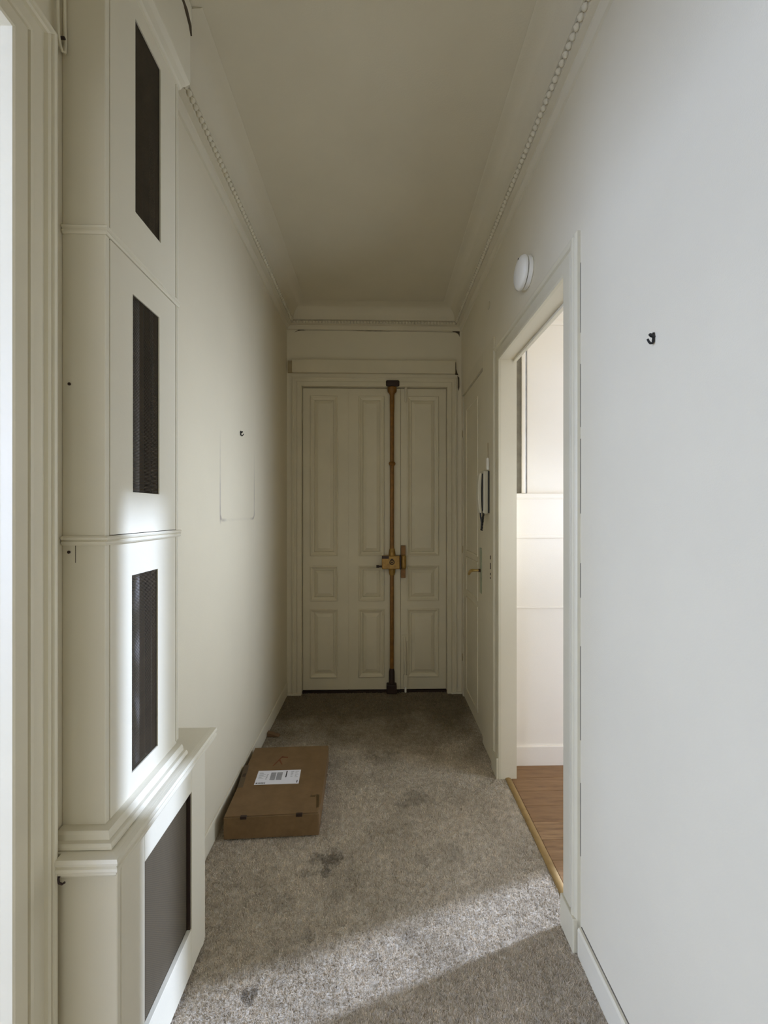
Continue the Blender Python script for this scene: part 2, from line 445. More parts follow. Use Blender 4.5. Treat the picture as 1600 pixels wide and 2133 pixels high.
MB().box(0.596, DY1 + 0.001, 0, XR, DY1 + 0.095, 0.105).build('plinth_block', M_CASING, tr2, 0.003)
cr = random.Random(5); zz = 0.30
while zz < 2.0:
    ln = cr.uniform(0.10, 0.30); wd2 = cr.uniform(0.0006, 0.0014)
    MB().box(0.6185, DY0 - 0.0915 - wd2, zz, XR + 0.001, DY0 - 0.091, zz + ln).build('crack', M_GAP, tr2); zz += ln + cr.uniform(0.02, 0.16)
# lining of that doorway with a door stop bead along the head
st = MB().box(XR + 0.062, DY0, DZ - 0.012, XR + 0.080, DY1, DZ)
st.build('door_stop', M_TRIM, tr2, 0.002)
cas_l = [(0.0, 0.0), (0.0, 0.020), (0.003, 0.023), (0.029, 0.023), (0.032, 0.016), (0.036, 0.016), (0.038, 0.021), (0.044, 0.022), (0.047, 0.017), (0.074, 0.017),
         (0.075, 0.024), (0.079, 0.027), (0.083, 0.024), (0.085, 0.029), (0.090, 0.030), (0.092, 0.026), (0.097, 0.026), (0.103, 0.018), (0.105, 0.0)]
casing(LY0, LY1, LZ, cas_l, XL, 1, 'trim_3', 'moulded casing around the bright doorway on the left')

# ------------------------------------------------------------------ side rooms
struct(MB().box(XR + 0.08, 2.17, 0, 1.75, 2.25, 1.43).box(0.803, 2.188, 1.43, 1.75, 2.30, 2.80).box(XR + 0.08, 2.29, 1.43, 0.803, 2.30, 2.80)
       .build('wall_back', M_ROOM))
tr4 = struct(MB().box(XR + 0.082, 2.163, 1.430, 1.648, 2.186, 1.455).box(XR + 0.082, 2.1665, 1.424, 1.648, 2.172, 1.431).build('trim_4', M_ROOM, bevel=0.003), 'ledge on top of the low panelling beyond the doorway')
for z0, z1 in ((1.215, 1.231), (0.838, 0.850)):
    MB().box(XR + 0.082, 2.1655, z0, 1.648, 2.172, z1).build('moulding', M_ROOM, tr4, 0.003)
struct(MB().box(XR + 0.082, 2.158, 0, 1.648, 2.171, 0.104).build('baseboard_side', M_ROOM, bevel=0.003))
# upright frame beside the recess above the ledge
tr5 = struct(MB().box(0.768, 2.172, 1.456, 0.788, 2.181, 2.45).build('trim_5', M_ROOM, bevel=0.003), 'narrow upright post of the recess beyond the doorway')
MB().box(XR + 0.081, 2.230, 1.456, 0.8025, 2.256, 2.45).build('recess_panel', plain('shade_grey_panel', (0.36, 0.335, 0.285), 0.6), tr5)  # grey colour stands in for the shade inside the recess
MB().box(0.7885, 2.190, 1.456, 0.8025, 2.2295, 2.45).build('groove_shade_filler', M_PIPE, tr5)  # grey filler coloured for the shaded groove beside the post
MB().box(0.804, 2.178, 2.365, 1.648, 2.189, 2.392).build('picture_rail', M_ROOM, tr5, 0.004)
WY0, WY1 = 1.40, 1.875
fw = MB().box(1.65, 0.2, 0, 1.75, WY0, 2.8).box(1.65, WY1, 0, 1.75, 2.17, 2.8).box(1.65, WY0, 2.72, 1.75, WY1, 2.8)
struct(fw.build('wall_right', M_ROOM))
struct(MB().box(XR + 0.08, 0.1, 0, 1.75, 0.2, 2.8).build('wall_front', M_ROOM))
struct(MB().box(XR + 0.08, 0.1, 2.8, 1.75, 2.35, 2.9).build('ceiling', M_ROOM))
wf = MB().box(1.66, WY0, 0.0, 1.74, WY0 + 0.03, 2.72).box(1.66, WY1 - 0.015, 0.0, 1.74, WY1, 2.72).box(1.66, WY0, 2.70, 1.74, WY1, 2.72)
struct(wf.build('window_1', M_ROOM))
# laminate planks
wood = struct(MB().box(0.652, 0.2, -0.03, 1.75, 2.17, -0.006).build('floor', plain('subfloor', (0.06, 0.03, 0.012), 0.8)), 'brown wood laminate boards in the side room')
pm = {}
yy = 0.2; row = 0
while yy < 2.165:
    y2 = min(yy + 0.098, 2.168)
    cuts = [0.674, 0.674 + random.uniform(0.12, 0.75), 1.648]
    if y2 - yy > 0.02:
        for a, b in zip(cuts[:-1], cuts[1:]):
            if a == 0.674: a0 = 0.674 if DY0 - 0.05 < yy < DY1 + 0.05 else XR + 0.081
            else: a0 = a
            if a0 > b - 0.03: continue
            MB().box(a0, yy + 0.0006, -0.006, b - 0.0008, y2 - 0.0006, 0.002).build('plank', M_PLANK, wood, 0.0006, 1)
    yy = y2; row += 1
# left room shell with its tall window
l2 = MB().box(-3.7, -2.1, 0, -3.6, -2.05, ZC).box(-3.7, -0.15, 0, -3.6, 2.1, ZC).box(-3.7, -2.05, 0, -3.6, -0.15, 0.3).box(-3.7, -2.05, 2.6, -3.6, -0.15, ZC)
struct(l2.build('wall_left', M_ROOM))
struct(MB().box(-3.7, 2.0, 0, XL - 0.1, 2.1, ZC).build('wall_back', M_ROOM))
struct(MB().box(-3.7, -2.2, 0, XL - 0.1, -2.1, ZC).build('wall_front', M_ROOM))
wf = MB().box(-3.66, -2.05, 0.3, -3.60, -2.0, 2.6).box(-3.66, -0.20, 0.3, -3.60, -0.15, 2.6).box(-3.66, -1.12, 0.3, -3.60, -1.08, 2.6).box(-3.66, -2.05, 0.3, -3.60, -0.15, 0.35).box(-3.66, -2.05, 2.55, -3.60, -0.15, 2.6)
struct(wf.build('window_2', M_ROOM))

# ------------------------------------------------------------------ entrance door in the back wall
door = struct(empty('door_1', (0, 3.07, 0)), 'panelled entrance door of three leaves, closed by a gilded bolt')
YF = 3.070
ROWS = [(2.223, 1.029), (0.947, 0.690), (0.623, 0.116)]
def leaf(x0, x1, px0, px1, hinges=None):
    z0, z1 = 0.022, 2.283
    mb = MB().box(x0, YF, z0, px0, YF + 0.045, z1).box(px1, YF, z0, x1, YF + 0.045, z1)
    zs = [z1] + [q for r in ROWS for q in r] + [z0]
    for a, b in zip(zs[0::2], zs[1::2]): mb.box(px0, YF, b, px1, YF + 0.045, a)
    lf = mb.build('door_leaf', M_DOOR, door)
    for (zt, zb) in ROWS:
        m = MB().sweep([(px0, zb), (px1, zb), (px1, zt), (px0, zt)],
                       [(-0.004, 0.0), (-0.004, 0.005), (0.002, 0.009), (0.008, 0.006), (0.012, 0.001), (0.022, -0.004), (0.027, -0.004), (0.030, -0.014), (0.0, -0.02)],
                       lambda a, b, wv: (a, YF - wv, b), closed=True)
        m.build('panel_moulding', M_DOOR, lf)
        e = 0.030; g = 0.055
        p = MB()
        X0, X1, Z0, Z1 = px0 + e, px1 - e, zb + e, zt - e
        b0, b1 = YF + 0.012, YF + 0.002
        vs = [(X0, b0, Z0), (X1, b0, Z0), (X1, b0, Z1), (X0, b0, Z1), (X0 + g - e, b1, Z0 + g - e), (X1 - g + e, b1, Z0 + g - e), (X1 - g + e, b1, Z1 - g + e), (X0 + g - e, b1, Z1 - g + e),
              (X0, b0 + .02, Z0), (X1, b0 + .02, Z0), (X1, b0 + .02, Z1), (X0, b0 + .02, Z1)]
        # step between bevel and field
        p.add(vs, [(4, 5, 6, 7), (0, 1, 5, 4), (1, 2, 6, 5), (2, 3, 7, 6), (3, 0, 4, 7), (8, 9, 1, 0), (9, 10, 2, 1), (10, 11, 3, 2), (11, 8, 0, 3), (11, 10, 9, 8)])
        p.build('door_panel', M_DOOR, lf)
    for (hx, hz) in hinges or []:
        MB().lathe([(0.003, -0.055), (0.008, -0.05), (0.008, -0.002), (0.0065, 0.0), (0.008, 0.002), (0.008, 0.05), (0.003, 0.055)], (hx, YF - 0.012, hz), 'Z', 12).build('hinge', M_DOOR, lf, smooth=True)
    return lf
leaf(LX0 + 0.004, -0.2275, -0.510, -0.310, [(LX0 - 0.004, 2.09), (LX0 - 0.004, 1.10), (LX0 - 0.004, 0.22)])
leaf(-0.2235, 0.1600, -0.148, 0.039)
MB().box(-0.2275, YF + 0.003, 0.024, -0.2235, YF + 0.03, 2.281).build('seam_fillet', M_DOOR, door)
leaf(0.1640, LX1 - 0.003, 0.2175, 0.449, [(LX1 + 0.006, 2.05), (LX1 + 0.006, 1.10), (LX1 + 0.006, 0.10)])
MB().box(0.112, YF - 0.010, 0.024, 0.1625, YF - 0.001, 2.281).build('cover_strip', M_DOOR, door, 0.003)
# frame: jambs, head
fr = MB()
fr.sweep([(LX0, 0.0), (LX0, LTOP), (LX1, LTOP), (LX1, 0.0)],
         [(0.0, 0.0), (0.0, 0.010), (0.004, 0.014), (0.032, 0.014), (0.036, 0.008), (0.055, 0.008), (0.060, 0.013), (0.070, 0.013), (0.074, 0.0)],
         lambda a, b, wv: (a, YB - wv, b))
fr.build('door_frame', M_DOOR, door)
MB().box(LX0, 3.062, -0.01, LX1, 3.12, 0.014).build('threshold', M_IRON, door)
# board over the door with rough ends
bd = MB().box(-0.638, 3.012, 2.3825, 0.569, 3.044, 2.4775).build('head_board', M_DOOR, door, 0.003)
MB().box(-0.672, 3.030, 2.386, -0.639, 3.044, 2.474).build('shadow_gap_block', M_OLDWOOD, bd)  # raw-wood brown block put in for the shadow gap beside the board
MB().poly([(0.571, 3.044, 2.478), (0.578, 3.044, 2.474), (0.580, 3.044, 2.425), (0.588, 3.044, 2.395), (0.596, 3.044, 2.380), (0.571, 3.044, 2.384)], 0.004, (0, -1, 0)).build('crack', M_CRACK, bd)
MB().poly([(0.590, 3.044, 2.375), (0.603, 3.044, 2.360), (0.604, 3.044, 2.290), (0.598, 3.044, 2.262), (0.593, 3.044, 2.285), (0.594, 3.044, 2.340)], 0.004, (0, -1, 0)).build('crack', M_CRACK, bd)
# crack under the cornice
rr = random.Random(11); top = []; bot = []
for i in range(61):
    x = -0.60 + 1.19 * i / 60; t = 0.0008 + 0.0030 * max(0, math.sin(x * 9 + 2.0)) * rr.uniform(0.6, 1.1) + (0.004 if x < -0.55 else 0)
    zc = 2.7065 - 0.003 * (x + 0.6) + rr.uniform(-.0006, .0006)
    top.append((x, YB, zc + t / 2)); bot.append((x, YB, zc - t / 2))
crk = MB().poly(top + bot[::-1], 0.0015, (0, -1, 0))
crk.poly([(0.545, YB, 2.710), (0.606, YB, 2.708), (0.606, YB, 2.668), (0.596, YB, 2.690), (0.575, YB, 2.700)], 0.002, (0, -1, 0))
crk.poly([(-0.625, YB, 2.690), (-0.59, YB, 2.709), (-0.56, YB, 2.706), (-0.60, YB, 2.700)], 0.002, (0, -1, 0))
crk.build('crack', M_CRACK, bd)

# gilded rod bolt (espagnolette) on the middle leaf
bolt = MB().tube([(0.098, YF - 0.026, 0.09), (0.0985, YF - 0.026, 1.0), (0.0995, YF - 0.026, 1.6), (0.0998, YF - 0.026, 2.26)], 0.0152, 16).build('bolt_rod', M_BRONZE, door, smooth=True)
bolt['label'] = 'brown gold bolt rod running from floor to lintel'
RX, RY = 0.0998, YF - 0.026
MB().lathe([(0.016, 2.10), (0.018, 2.19), (0.017, 2.225), (0.020, 2.238), (0.033, 2.252), (0.035, 2.268), (0.035, 2.283)], (RX, RY, 0), 'Z', 20).build('rod_collar', M_BRONZE, bolt, smooth=True)
MB().lathe([(0.016, 1.700), (0.022, 1.706), (0.026, 1.716), (0.022, 1.726), (0.016, 1.732)], (RX, RY, 0), 'Z', 20).build('rod_collar', M_BRONZE, bolt, smooth=True)
MB().lathe([(0.016, 1.085), (0.020, 1.078), (0.024, 1.055), (0.026, 1.028)], (RX, RY, 0), 'Z', 20).build('rod_collar', M_GOLD, bolt, smooth=True)
MB().lathe([(0.026, 0.935), (0.024, 0.905), (0.020, 0.888), (0.016, 0.882)], (RX, RY, 0), 'Z', 20).build('rod_collar', M_GOLD, bolt, smooth=True)
MB().lathe([(0.0155, 0.19), (0.021, 0.165), (0.022, 0.07)], (0.0975, RY, 0), 'Z', 20).build('rod_collar', M_IRON, bolt, smooth=True)
MB().box(0.0535, YF - 0.056, 2.286, 0.1534, YB - 0.012, 2.332).build('bolt_keeper', M_IRON, door, 0.012, 3)
MB().box(0.0580, YF - 0.054, 0.006, 0.1340, YF - 0.001, 0.076).build('bolt_keeper', M_IRON, door, 0.008, 3)
lock = MB().box(0.0232, YF - 0.062, 0.9324, 0.156, YF - 0.001, 1.031).build('lock_case', M_GOLD, door, 0.006, 2)
lock['label'] = 'gilded rim lock case'
MB().box(0.0235, YF - 0.0635, 1.010, 0.075, YF - 0.06, 1.0305).build('edge_band', M_IRON, lock)
MB().box(0.156, YF - 0.060, 0.930, 0.1655, YF - 0.002, 1.033).build('lock_edge', M_IRON, lock, 0.002)
ring = MB(); pts = [(0.098 + 0.016 * math.cos(a * math.pi / 12), YF - 0.063, 0.984 + 0.016 * math.sin(a * math.pi / 12)) for a in range(25)]
ring.tube(pts, 0.0032, 8).lathe([(0.007, -0.004), (0.007, 0.004)], (0.098, YF - 0.063, 0.984), 'Y', 14)
ring.poly([(0.098, YF - 0.062, 1.012), (0.112, YF - 0.062, 1.003), (0.084, YF - 0.062, 1.003)], 0.003, (0, -1, 0)).build('keyhole_ring', M_IRON, lock, smooth=True)
MB().tube([(0.025, YF - 0.04, 0.951), (0.000, YF - 0.04, 0.951)], 0.007, 12).tube([(0.002, YF - 0.04, 0.951), (-0.018, YF - 0.04, 0.951)], 0.0105, 12).build('lock_knob', M_IRON, lock, smooth=True)
sp = MB().box(0.1665, YF - 0.016, 0.861, 0.2010, YF - 0.001, 1.1035).build('strike_plate', M_BRONZE, door, 0.002)
MB().lathe([(0.012, 0.930), (0.019, 0.936), (0.021, 0.945), (0.021, 1.020), (0.019, 1.028), (0.012, 1.034)], (0.185, YF - 0.026, 0), 'Z', 18).build('strike_keeper', M_GOLD, sp, smooth=True)
# painted surface bolts on the right leaf
sb = MB().box(0.192, YF - 0.006, 2.19, 0.217, YF - 0.001, 2.30).tube([(0.2045, YF - 0.012, 2.18), (0.2045, YF - 0.012, 2.315)], 0.007, 12).build('surface_bolt', M_DOOR, door, 0.001)
MB().lathe([(0.016, 0.0), (0.015, 0.008), (0.008, 0.012)], (0.201, YF - 0.012, 1.656), 'Y', 16).build('bolt_boss', M_DOOR, sb, smooth=True)
sb = MB().box(0.174, YF - 0.010, 0.385, 0.221, YF - 0.001, 0.432).tube([(0.197, YF - 0.013, 0.42), (0.199, YF - 0.013, 0.05)], 0.008, 12).box(0.186, YF - 0.022, 0.045, 0.215, YF - 0.001, 0.135).build('surface_bolt', M_DOOR, door, 0.001)
MB().tube([(0.201, YF - 0.013, 0.05), (0.201, YF - 0.013, 0.004)], 0.008, 12).build('bolt_tip', M_WHITE, sb)

# ------------------------------------------------------------------ cupboard door in the right wall
d2 = struct(empty('door_2', (0.625, 2.68, 0)), 'flush cream cupboard door at the far end of the right wall')
XF = 0.624
dl = MB().box(XF, 2.388, 0.012, XF + 0.025, 2.982, 2.202).build('door_leaf', M_DOOR, d2)
for zb, zt in ((1.08, 2.08), (0.10, 0.755), (0.80, 1.035)):
    MB().sweep([(2.555, zb), (2.88, zb), (2.88, zt), (2.555, zt)], [(-0.006, 0.0), (-0.004, 0.004), (0.0, 0.005), (0.006, 0.004), (0.008, 0.0)],
               lambda a, b, wv: (XF - wv, a, b), closed=True, loop=False).build('panel_moulding', M_DOOR, dl)
hp = MB().box(XF - 0.005, 2.452, 0.862, XF, 2.492, 1.137).build('handle_plate', M_GREENP, dl, 0.0015)
hd = MB().tube([(XF - 0.004, 2.470, 1.0), (XF - 0.018, 2.470, 1.0)], 0.010, 14).build('handle_neck', M_IRON, dl, smooth=True)
MB().tube([(XF - 0.016, 2.470, 1.0), (XF - 0.038, 2.472, 1.000), (XF - 0.047, 2.485, 0.999), (XF - 0.050, 2.515, 0.993), (XF - 0.051, 2.55, 0.982), (XF - 0.051, 2.580, 0.962)], 0.008, 12,
          [0.007, 0.0075, 0.009, 0.010, 0.010, 0.008]).build('door_handle', M_BRASS, dl, smooth=True)['label'] = 'brass lever handle'
for zz in (1.945, 1.095, 0.30):
    MB().box(XR - 0.004, 2.988, zz - 0.04, XR + 0.001, 2.999, zz + 0.01).build('hinge', M_OLDWOOD, d2)
# frame board between the cupboard and the doorway, a trim of the setting
fb = struct(MB().box(XR - 0.010, 2.155, 0, XR, 2.383, 2.29).box(XR - 0.010, 2.383, 2.205, XR, 2.99, 2.29).build('trim_6', M_DOOR, bevel=0.002), 'flat frame board beside the cupboard door')
for z0, z1 in ((1.098, 1.118), (1.045, 1.078), (1.012, 1.024), (0.992, 1.000)):
    MB().box(XR - 0.012, 2.206, z0, XR - 0.0095, 2.214, z1).build('latch_slot', M_IRON, fb)
struct(MB().lathe([(0.022, 0), (0.021, 0.003), (0.012, 0.004)], (XR - 0.004, 2.278, 2.515), 'X', 18).build('trim_7', M_DOOR), 'small round blanking disc high on the right wall')

# ------------------------------------------------------------------ tall duct cupboard on the left
tall = thing(empty('duct_cupboard', (XL, 1.05, 0.655)), 'tall narrow cream cupboard with three dark slot openings, standing above the left ledge', 'cupboard')
TX, TY0, TY1 = -0.589, 0.895, 1.212
Z0, Z1 = 0.655, 2.845
SL = [(0.988, 1.103, 0.733, 1.205), (0.992, 1.110, 1.404, 1.879), (1.002, 1.117, 2.083, 2.551)]
# carcass: near side, far side, narrow front frame
MB().box(XL, TY0, Z0, TX - 0.001, TY0 + 0.014, Z1).build('side_panel', M_CAB, tall, 0.002)
MB().box(XL, TY1 - 0.014, Z0, TX - 0.004, TY1, Z1).build('side_panel', M_CAB, tall, 0.002)
MB().box(XL + 0.001, TY0 + 0.015, Z0, XL + 0.006, TY1 - 0.015, Z1).build('back_board', M_CAVITY, tall)
zd = [(0.660, 1.284), (1.306, 1.954), (1.976, 2.655)]
for (a, b, c, d), (zb, zt) in zip(SL, zd):
    y0, y1 = TY0 + 0.0145, 1.1965
    p = MB()
    p.box(TX - 0.0035, y0, zb, TX, a, zt).box(TX - 0.0035, b, zb, TX, y1, zt).box(TX - 0.0035, a, zb, TX, b, c).box(TX - 0.0035, a, d, TX, b, zt)
    pn = p.build('front_panel', M_CAB, tall)
    # wire mesh behind the opening
    wm = MB(); z = c - 0.008
    while z < d + 0.008: wm.box(TX - 0.0056, a - 0.006, z, TX - 0.0046, b + 0.006, z + 0.0019); z += 0.0036
    for yv in (a - 0.004, b + 0.003): wm.box(TX - 0.0048, yv, c - 0.008, TX - 0.0038, yv + 0.0012, d + 0.008)
    o = wm.build('wire_mesh', M_MESHD, pn); o['kind'] = 'stuff'
    MB().box(TX - 0.016, b + 0.0, c - 0.01, TX - 0.006, b + 0.010, d + 0.01).box(TX - 0.016, a - 0.010, c - 0.01, TX - 0.006, a + 0.0, d + 0.01).build('mesh_frame', M_CAVITY, pn)['kind'] = 'stuff'
MB().tube([(-0.618, 1.048, Z0 + 0.035), (-0.618, 1.048, 1.93)], 0.0105, 16).build('pipe', M_PIPE, tall, smooth=True)
MB().tube([(-0.640, 1.150, Z0 + 0.035), (-0.640, 1.135, 2.58)], 0.008, 12).build('pipe', M_IRON, tall, smooth=True)
# far edge strip
MB().box(TX - 0.010, 1.1985, 0.69, TX + 0.002, 1.2035, 2.62).box(TX - 0.010, 1.2060, 0.69, TX + 0.001, TY1 + 0.001, 2.62).build('edge_bead', M_CAB, tall, 0.0015)
# two horizontal mouldings wrapping round front and near side
def wrap(prof, name, zc, yend):
    MB().sweep([(XL + 0.003, TY0), (TX, TY0), (TX, yend)][::-1], prof, lambda x, y, wv: (x, y, zc + wv)).build(name, M_CAB, tall)
bandp = [(-0.001, -0.010), (0.004, -0.010), (0.007, -0.006), (0.007, -0.002), (0.004, 0.0), (0.008, 0.003), (0.009, 0.007), (0.006, 0.010), (-0.001, 0.010)]
bandp = [(-u, wv) for u, wv in bandp]
wrap([(-u, v) for u, v in bandp], 'band_moulding', 1.2945, 1.217)
wrap([(0.75 * -u, 0.95 * v) for u, v in bandp], 'band_moulding', 1.9645, 1.212)
# crown
MB().sweep([(TX, 1.216), (TX, TY0), (XL + 0.003, TY0)], [(-0.001, 2.598), (0.006, 2.600), (0.010, 2.606), (0.022, 2.610), (0.033, 2.617), (0.034, 2.622), (0.034, 2.795), (0.038, 2.800), (0.038, 2.844), (-0.001, 2.844)],
           lambda x, y, wv: (x, y, wv)).build('crown_moulding', M_CAB, tall)
MB().poly([(TX + 0.034, 1.080, 2.8015), (TX + 0.034, 1.165, 2.806), (TX + 0.034, 1.190, 2.806), (TX + 0.034, 1.214, 2.786), (TX + 0.034, 1.217, 2.760), (TX + 0.034, 1.205, 2.778), (TX + 0.034, 1.175, 2.796), (TX + 0.034, 1.080, 2.799)], 0.0045, (1, 0, 0)).build('crack', M_CRACK, tall)
for (yz, xx) in ((1.632, -0.6655), (1.27, -0.6665)):
    MB().lathe([(0.0034, 0), (0.0030, 0.002)], (xx, TY0 - 0.0022, yz), 'Y', 10).build('screw_head', M_IRON, tall)
MB().box(-0.6535, TY0 - 0.0008, 1.247, -0.6526, TY0 + 0.001, 1.284).build('joint_line', M_CRACK, tall)

# stepped foot moulding between ledge and tall cupboard
MB().sweep([(TX, 1.200), (TX, TY0), (XL + 0.003, TY0)], [(-0.001, 0.6545), (0.034, 0.6545), (0.034, 0.660), (0.030, 0.665), (0.022, 0.666), (0.020, 0.676), (0.017, 0.682), (0.002, 0.683), (-0.001, 0.683)],
           lambda x, y, wv: (x, y, wv)).build('foot_moulding', M_CAB, tall)

# ------------------------------------------------------------------ radiator cover at its foot
base = thing(empty('radiator_cover', (XL, 1.08, 0)), 'low cream radiator cover with moulded ledge and large dark grille, foremost on the left', 'cabinet')
BX, BY0, BY1 = -0.545, 0.866, 1.293
D = (0.9646, 1.2044, 0.140, 0.540)
MB().box(XL, BY0, 0.004, BX - 0.001, BY0 + 0.012, 0.630).build('side_panel', M_CAB, base, 0.002)
MB().box(XL, BY1 - 0.014, 0.004, BX - 0.003, BY1, 0.630).build('side_panel', M_CAB, base, 0.002)
fp = MB()
fp.box(BX - 0.014, BY0 + 0.0125, 0.016, BX, D[0], 0.630).box(BX - 0.014, D[1], 0.016, BX, BY1, 0.630).box(BX - 0.014, D[0], 0.016, BX, D[1], D[2]).box(BX - 0.014, D[0], D[3], BX, D[1], 0.630)
fpo = fp.build('front_panel', M_CAB, base, 0.0015)
MB().box(BX - 0.020, D[0] - 0.01, D[2] - 0.01, BX - 0.0145, D[1] + 0.01, D[3] + 0.01).build('grille', M_GRILLE, base)['label'] = 'taupe mesh grille'
MB().box(BX - 0.014, D[1] - 0.004, D[2], BX - 0.004, D[1], D[3]).build('grille_edge', M_IRON, base)
MB().box(BX - 0.016, BY1 + 0.0015, 0.010, BX - 0.004, BY1 + 0.012, 0.620).build('side_strip', M_CAB, base, 0.002)
# ledge with moulded edge on front and near side
LXf, LYn, LYf = -0.531, 0.838, 1.345
MB().box(XL, BY0 - 0.010, 0.632, LXf - 0.008, LYf, 0.6535).build('ledge_board', M_CAB, base, 0.0015)
MB().sweep([(BX, LYf), (BX, BY0), (XL + 0.029, BY0)], [(-0.002, 0.6075), (0.003, 0.608), (0.006, 0.615), (0.010, 0.617), (0.010, 0.622), (0.015, 0.6255), (0.0165, 0.629), (0.0160, 0.634), (0.0125, 0.6365), (0.0125, 0.6385), (0.0165, 0.641), (0.0175, 0.646), (0.015, 0.6525), (-0.004, 0.654)],
           lambda x, y, wv: (x + (0.0), y - (0.012 if y < BY0 + 0.02 else 0.0), wv)).build('ledge_moulding', M_CAB, base)
# ------------------------------------------------------------------ small things
# screw hook below the ledge end
hx, hy, hz = -0.652, 0.862, 0.618
hk = MB().tube([(hx, hy, hz), (hx, hy - 0.010, hz - 0.002), (hx, hy - 0.016, hz - 0.008), (hx + 0.002, hy - 0.017, hz - 0.016), (hx + 0.008, hy - 0.016, hz - 0.019), (hx + 0.012, hy - 0.014, hz - 0.017)], 0.0022, 8).build('cup_hook', M_IRON, smooth=True)
thing(hk, 'tiny dark screw hook under the near end of the left ledge', 'hook')
# cord loop over the left doorway casing
lp = empty('cord_loop', (XL, 0.878, 2.33)); thing(lp, 'slack cream painted cord hanging in a loop above the left casing', 'cord')
cx, cy = XL + 0.012, 0.8775
pts = [(cx, cy - 0.009, 2.575), (cx, cy - 0.009, 2.54), (cx, cy - 0.009, 2.485), (cx, cy - 0.009, 2.395), (cx, cy - 0.008, 2.360), (cx, cy - 0.004, 2.341), (cx, cy + 0.003, 2.332), (cx, cy + 0.010, 2.337), (cx, cy + 0.012, 2.360), (cx, cy + 0.010, 2.405), (cx, cy + 0.009, 2.485), (cx, cy + 0.009, 2.54), (cx, cy + 0.009, 2.575)]
MB().tube(pts, 0.0028, 8).build('cord', M_TRIM, lp, smooth=True)
MB().tube([(XL + 0.0005, cy - 0.001, 2.356), (cx + 0.008, cy - 0.001, 2.356)], 0.003, 8).build('nail', M_IRON, lp, smooth=True)
# picture hooks
def wall_hook(x, s, y, z, label):
    mb = MB().tube([(x + s * 0.0032, y, z + 0.013), (x + s * 0.0032, y, z), (x + s * 0.0036, y, z - 0.007), (x + s * 0.006, y, z - 0.0105), (x + s * 0.010, y, z - 0.011), (x + s * 0.0135, y, z - 0.0075), (x + s * 0.017, y, z - 0.001)], 0.0026, 8,
                   [0.0024, 0.0028, 0.0028, 0.0028, 0.0026, 0.0024, 0.0022])
    h = mb.build('picture_hook', M_BLACK, smooth=True)
    MB().tube([(x + s * 0.0003, y, z + 0.003), (x + s * 0.008, y, z + 0.007), (x + s * 0.013, y, z + 0.010)], 0.0035, 8, [0.003, 0.0042, 0.0025]).build('nail', M_BLACK, h, smooth=True)
    return thing(h, label, 'hook')
wall_hook(XR, -1, 0.902, 1.746, 'black picture hook on the bright bare right wall')
wall_hook(XL, 1, 2.026, 1.742, 'black picture hook on the left wall above the faded frame outline')

# smoke detector
sdm = empty('smoke_detector', (XR, 1.675, 2.345)); thing(sdm, 'round white smoke detector on the right wall above the doorway', 'smoke detector')
MB().lathe([(0.060, 0.0), (0.064, -0.004), (0.064, -0.018), (0.060, -0.020)], (XR, 1.675, 2.345), 'X', 40).build('base_ring', M_WHITE, sdm, smooth=True)
MB().lathe([(0.052, -0.018), (0.058, -0.022), (0.066, -0.024), (0.067, -0.030), (0.063, -0.039), (0.050, -0.046), (0.028, -0.050), (0.006, -0.051)], (XR, 1.675, 2.345), 'X', 40).build('cover', M_WHITE, sdm, smooth=True)
MB().lathe([(0.0035, 0), (0.003, -0.002)], (XR - 0.0445, 1.668, 2.398), 'X', 10).build('indicator', M_IRON, sdm)

MB().lathe([(0.059, -0.0195), (0.059, -0.0235)], (XR, 1.675, 2.345), 'X', 40).build('shadow_ring', M_IRON, sdm)  # dark disc drawn in for the shadow line between ring and cover

# entry phone
ph = empty('entry_phone', (XR - 0.010, 2.27, 1.35)); thing(ph, 'cream entry phone with handset on the strip beside the doorway', 'intercom')
PX0 = XR - 0.0105
MB().box(PX0 - 0.034, 2.234, 1.346, PX0 - 0.004, 2.315, 1.586).build('phone_body', M_PHONE, ph, 0.008, 3)
MB().box(PX0 - 0.006, 2.231, 1.350, PX0, 2.318, 1.582).build('shadow_strip', M_BLACKP, ph, 0.001)  # black strip painted in for the shadow behind the phone body
MB().box(PX0 - 0.041, 2.238, 1.362, PX0 - 0.0335, 2.268, 1.568).build('handset_cradle', M_BLACKP, ph, 0.002)
# handset: curved bar
hs = []
N = 14
for i in range(N + 1):
    t = i / N; z = 1.350 + 0.222 * t; b = math.sin(math.pi * t)
    hs.append((PX0 - 0.041 - 0.004 * b, PX0 - 0.052 - 0.012 * b ** 0.6, z))
out = [(a, 2.232, z) for a, c, z in hs] + [(c, 2.232, z) for a, c, z in hs[::-1]]
MB().poly(out, 0.046, (0, 1, 0)).build('handset', M_PHONE, ph, 0.005, 3)
cpts = []
for i in range(0, 90):
    t = i / 89; a = t * 2 * math.pi * 12
    cpts.append((PX0 - 0.030 - 0.012 * t + 0.0045 * math.cos(a), 2.243 + 0.0045 * math.sin(a), 1.352 - 0.098 * t))
MB().tube(cpts, 0.0032, 6).tube([(PX0 - 0.046, 2.250, 1.352), (PX0 - 0.045, 2.248, 1.330), (PX0 - 0.041, 2.243, 1.300), (PX0 - 0.042, 2.243, 1.256)], 0.0045, 8).build('cord', M_BLACKP, ph, smooth=True)
cc = MB().box(PX0 - 0.012, 2.236, 1.588, PX0, 2.262, 1.655).build('cable_cover', M_WHITE, bevel=0.003)
thing(cc, 'short white cable duct just above the entry phone', 'cable duct')
MB().tube([(PX0 - 0.004, 2.249, 1.652), (PX0 - 0.004, 2.250, 1.74)], 0.002, 6).build('wire', M_OLDWOOD, cc)

